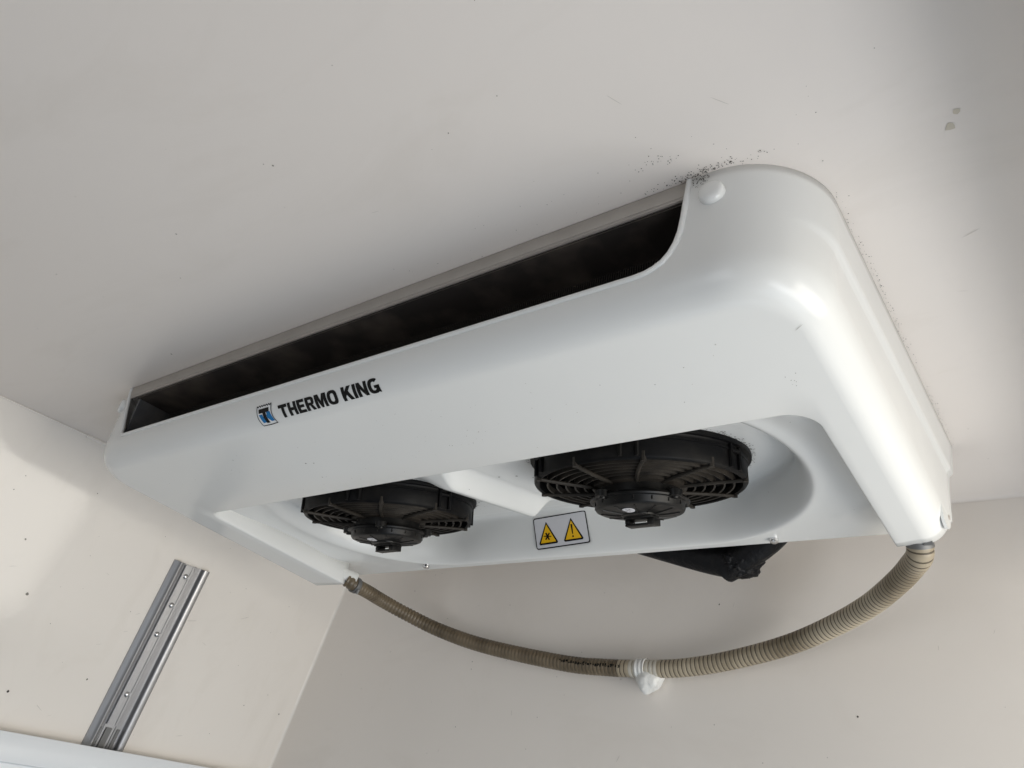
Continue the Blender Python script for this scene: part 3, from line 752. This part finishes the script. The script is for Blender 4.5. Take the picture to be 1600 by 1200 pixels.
# white clip + sealant that holds the hose to the bulkhead
bm = bmesh.new()
bmesh.ops.create_icosphere(bm, subdivisions=4, radius=1.0)
for v in bm.verts:
    c_ = v.co.copy(); f_ = 1 + 0.16 * noise.noise(c_ * 1.7 + Vector((3, 1, 7))) + 0.05 * noise.noise(c_ * 5)
    x_, y_, z_ = c_.x * f_, c_.y * f_, c_.z * f_
    wz = 1.0 - 0.35 * max(0, -z_)      # narrower at the foot
    v.co = Vector((-0.608 + 0.0235 * x_ * wz + 0.003 * z_, 1.156 + 0.019 * y_, 0.2385 + 0.0235 * z_))
i0 = min(range(n_p), key=lambda i: abs(path[i].x + 0.617))
tube(bm, path[i0 - 8:i0 + 6], lambda i: 0.0158 + 0.0008 * math.sin(i * 1.1), 28, 0)
clip = link('hose_clip', bm, [M['putty']], angle=60)
clip['label'] = 'lumpy white clip and sealant holding the hose to the back wall'; clip['category'] = 'hose clip'

# ------------------------------------------------------------------ black wrapped pipes behind the tray
bm = bmesh.new()
armA = catmull([(-0.72, 0.985, 0.452), (-0.62, 1.00, 0.425), (-0.53, 1.01, 0.400), (-0.46, 1.02, 0.382), (-0.415, 1.025, 0.374)], 14)
tube(bm, armA, lambda i: 0.012 + 0.012 * i / len(armA), 20, 0)
armB = catmull([(-0.27, 0.985, 0.440), (-0.325, 0.998, 0.418), (-0.36, 1.01, 0.398), (-0.405, 1.022, 0.378), (-0.43, 1.03, 0.372)], 14)
tube(bm, armB, lambda i: 0.016 + 0.009 * i / len(armB), 20, 0)
armC = catmull([(-0.60, 1.00, 0.435), (-0.50, 1.01, 0.420), (-0.40, 1.02, 0.412), (-0.30, 1.0, 0.430)], 14)
tube(bm, armC, 0.026, 18, 0)
b2 = bmesh.new(); bmesh.ops.create_icosphere(b2, subdivisions=5, radius=1.0)
for v in b2.verts:
    c_ = v.co.copy(); f_ = 1 + 0.22 * noise.noise(c_ * 2.3) + 0.10 * noise.noise(c_ * 8) + 0.05 * noise.noise(c_ * 20)
    v.co = Vector((-0.408 + 0.030 * c_.x * f_, 1.03 + 0.030 * c_.y * f_, 0.3735 + 0.0205 * c_.z * f_))
tmp = bpy.data.meshes.new('tmp'); b2.to_mesh(tmp); b2.free(); bm.from_mesh(tmp); bpy.data.meshes.remove(tmp)
pb = link('pipe_bundle', bm, [M['rubber']], angle=60)
pb['label'] = 'black foam wrapped pipe bundle sagging behind the rear edge of the unit'; pb['category'] = 'pipe bundle'

# ------------------------------------------------------------------ aluminium track on the side wall
track = empty('lashing_track', (wallx(0.8, 0.0), 0.80, 0.0), 'vertical riveted aluminium track on the left wall', 'wall track')
WN = Vector((1, -0.0267, -0.241)).normalized()
def wp(y, z, h): return Vector((wallx(y, z), y, z)) + WN * h
def extrude_profile(bm, prof, z0, z1, mi=0):
    # closed profile of (y, h) pairs
    A = [bm.verts.new(wp(y, z0, h)) for y, h in prof]; B = [bm.verts.new(wp(y, z1, h)) for y, h in prof]
    for i in range(len(prof)):
        j = (i + 1) % len(prof); f = bm.faces.new((A[i], A[j], B[j], B[i])); f.material_index = mi
    bm.faces.new(A[::-1]).material_index = mi; bm.faces.new(B).material_index = mi
ZT = 0.357
bm = bmesh.new()
prof = [(0.7605, 0.0002), (0.7610, 0.0030), (0.7665, 0.0080), (0.7705, 0.0118), (0.7715, 0.0124), (0.7730, 0.0124), (0.7738, 0.0116), (0.7742, 0.0090), (0.7755, 0.0045), (0.7830, 0.0032), (0.7835, 0.0045), (0.7842, 0.0032),
        (0.8050, 0.0032), (0.8060, 0.0046), (0.8070, 0.0032), (0.8200, 0.0028), (0.8215, 0.0040), (0.8235, 0.0115), (0.8250, 0.0130), (0.8285, 0.0138), (0.8330, 0.0132), (0.8365, 0.0105), (0.8385, 0.0060), (0.8395, 0.0002)]
extrude_profile(bm, prof, ZT, -1.2)
link('channel', bm, [M['alu']], track, recalc=True, angle=25)
bm = bmesh.new()
prof2 = [(0.7845, 0.0034), (0.7850, 0.0072), (0.7860, 0.0078), (0.7990, 0.0078), (0.8000, 0.0070), (0.8010, 0.0078), (0.8045, 0.0078), (0.8055, 0.0072), (0.8060, 0.0034)]
extrude_profile(bm, prof2, ZT - 0.002, 0.058)
link('cover_plate', bm, [M['alu']], track, recalc=True, angle=25)
bm = bmesh.new()
for (a, b_) in ((0.7775, 0.7815), (0.8105, 0.8165)):
    extrude_profile(bm, [(a, 0.0034), (a, 0.0046), (b_, 0.0046), (b_, 0.0034)], 0.052, -1.2, 0)
extrude_profile(bm, [(0.788, 0.0034), (0.789, 0.0060), (0.800, 0.0060), (0.801, 0.0034)], 0.052, -1.2, 0)
link('slot_rail', bm, [M['aludull']], track, recalc=True, angle=25)
proto = None
for zr in (0.3345, 0.2785, 0.2225, 0.112):
    bm = bmesh.new(); cpt = wp(0.7945, zr, 0.0078)
    lathe(bm, [(0.0, 0.0036), (0.0022, 0.0033), (0.0044, 0.0020), (0.0053, 0.0)], lambda a, b_, h, cpt=cpt: cpt + WU * a + WV * b_ + WN * h, 20)
    link('rivet', bm, [M['steel']], track, angle=60)

# ------------------------------------------------------------------ white ledge board crossing the foot of the track
bm = bmesh.new()
def ledge(y, pts): return [Vector((wallx(y, 0.0) + dx, y, z)) for dx, z in pts]
L_ = [(0.0, 0.0095), (0.0300, 0.0165), (0.0315, 0.0160), (0.0322, 0.0145), (0.0335, -0.0265), (0.0330, -0.0275), (0.028, -0.0285), (0.026, -0.030), (0.020, -0.16), (-0.06, -0.16)]
A = None
R0, R1 = [bm.verts.new(p) for p in ledge(-1.1, L_)], [bm.verts.new(p) for p in ledge(YB - 0.003, L_)]
for i in range(len(L_) - 1): bm.faces.new((R0[i], R0[i + 1], R1[i + 1], R1[i]))
o = link('wall_ledge', bm, [M['shelf']], recalc=True, angle=30)
o['label'] = 'white horizontal ledge board along the foot of the left wall'; o['category'] = 'ledge'
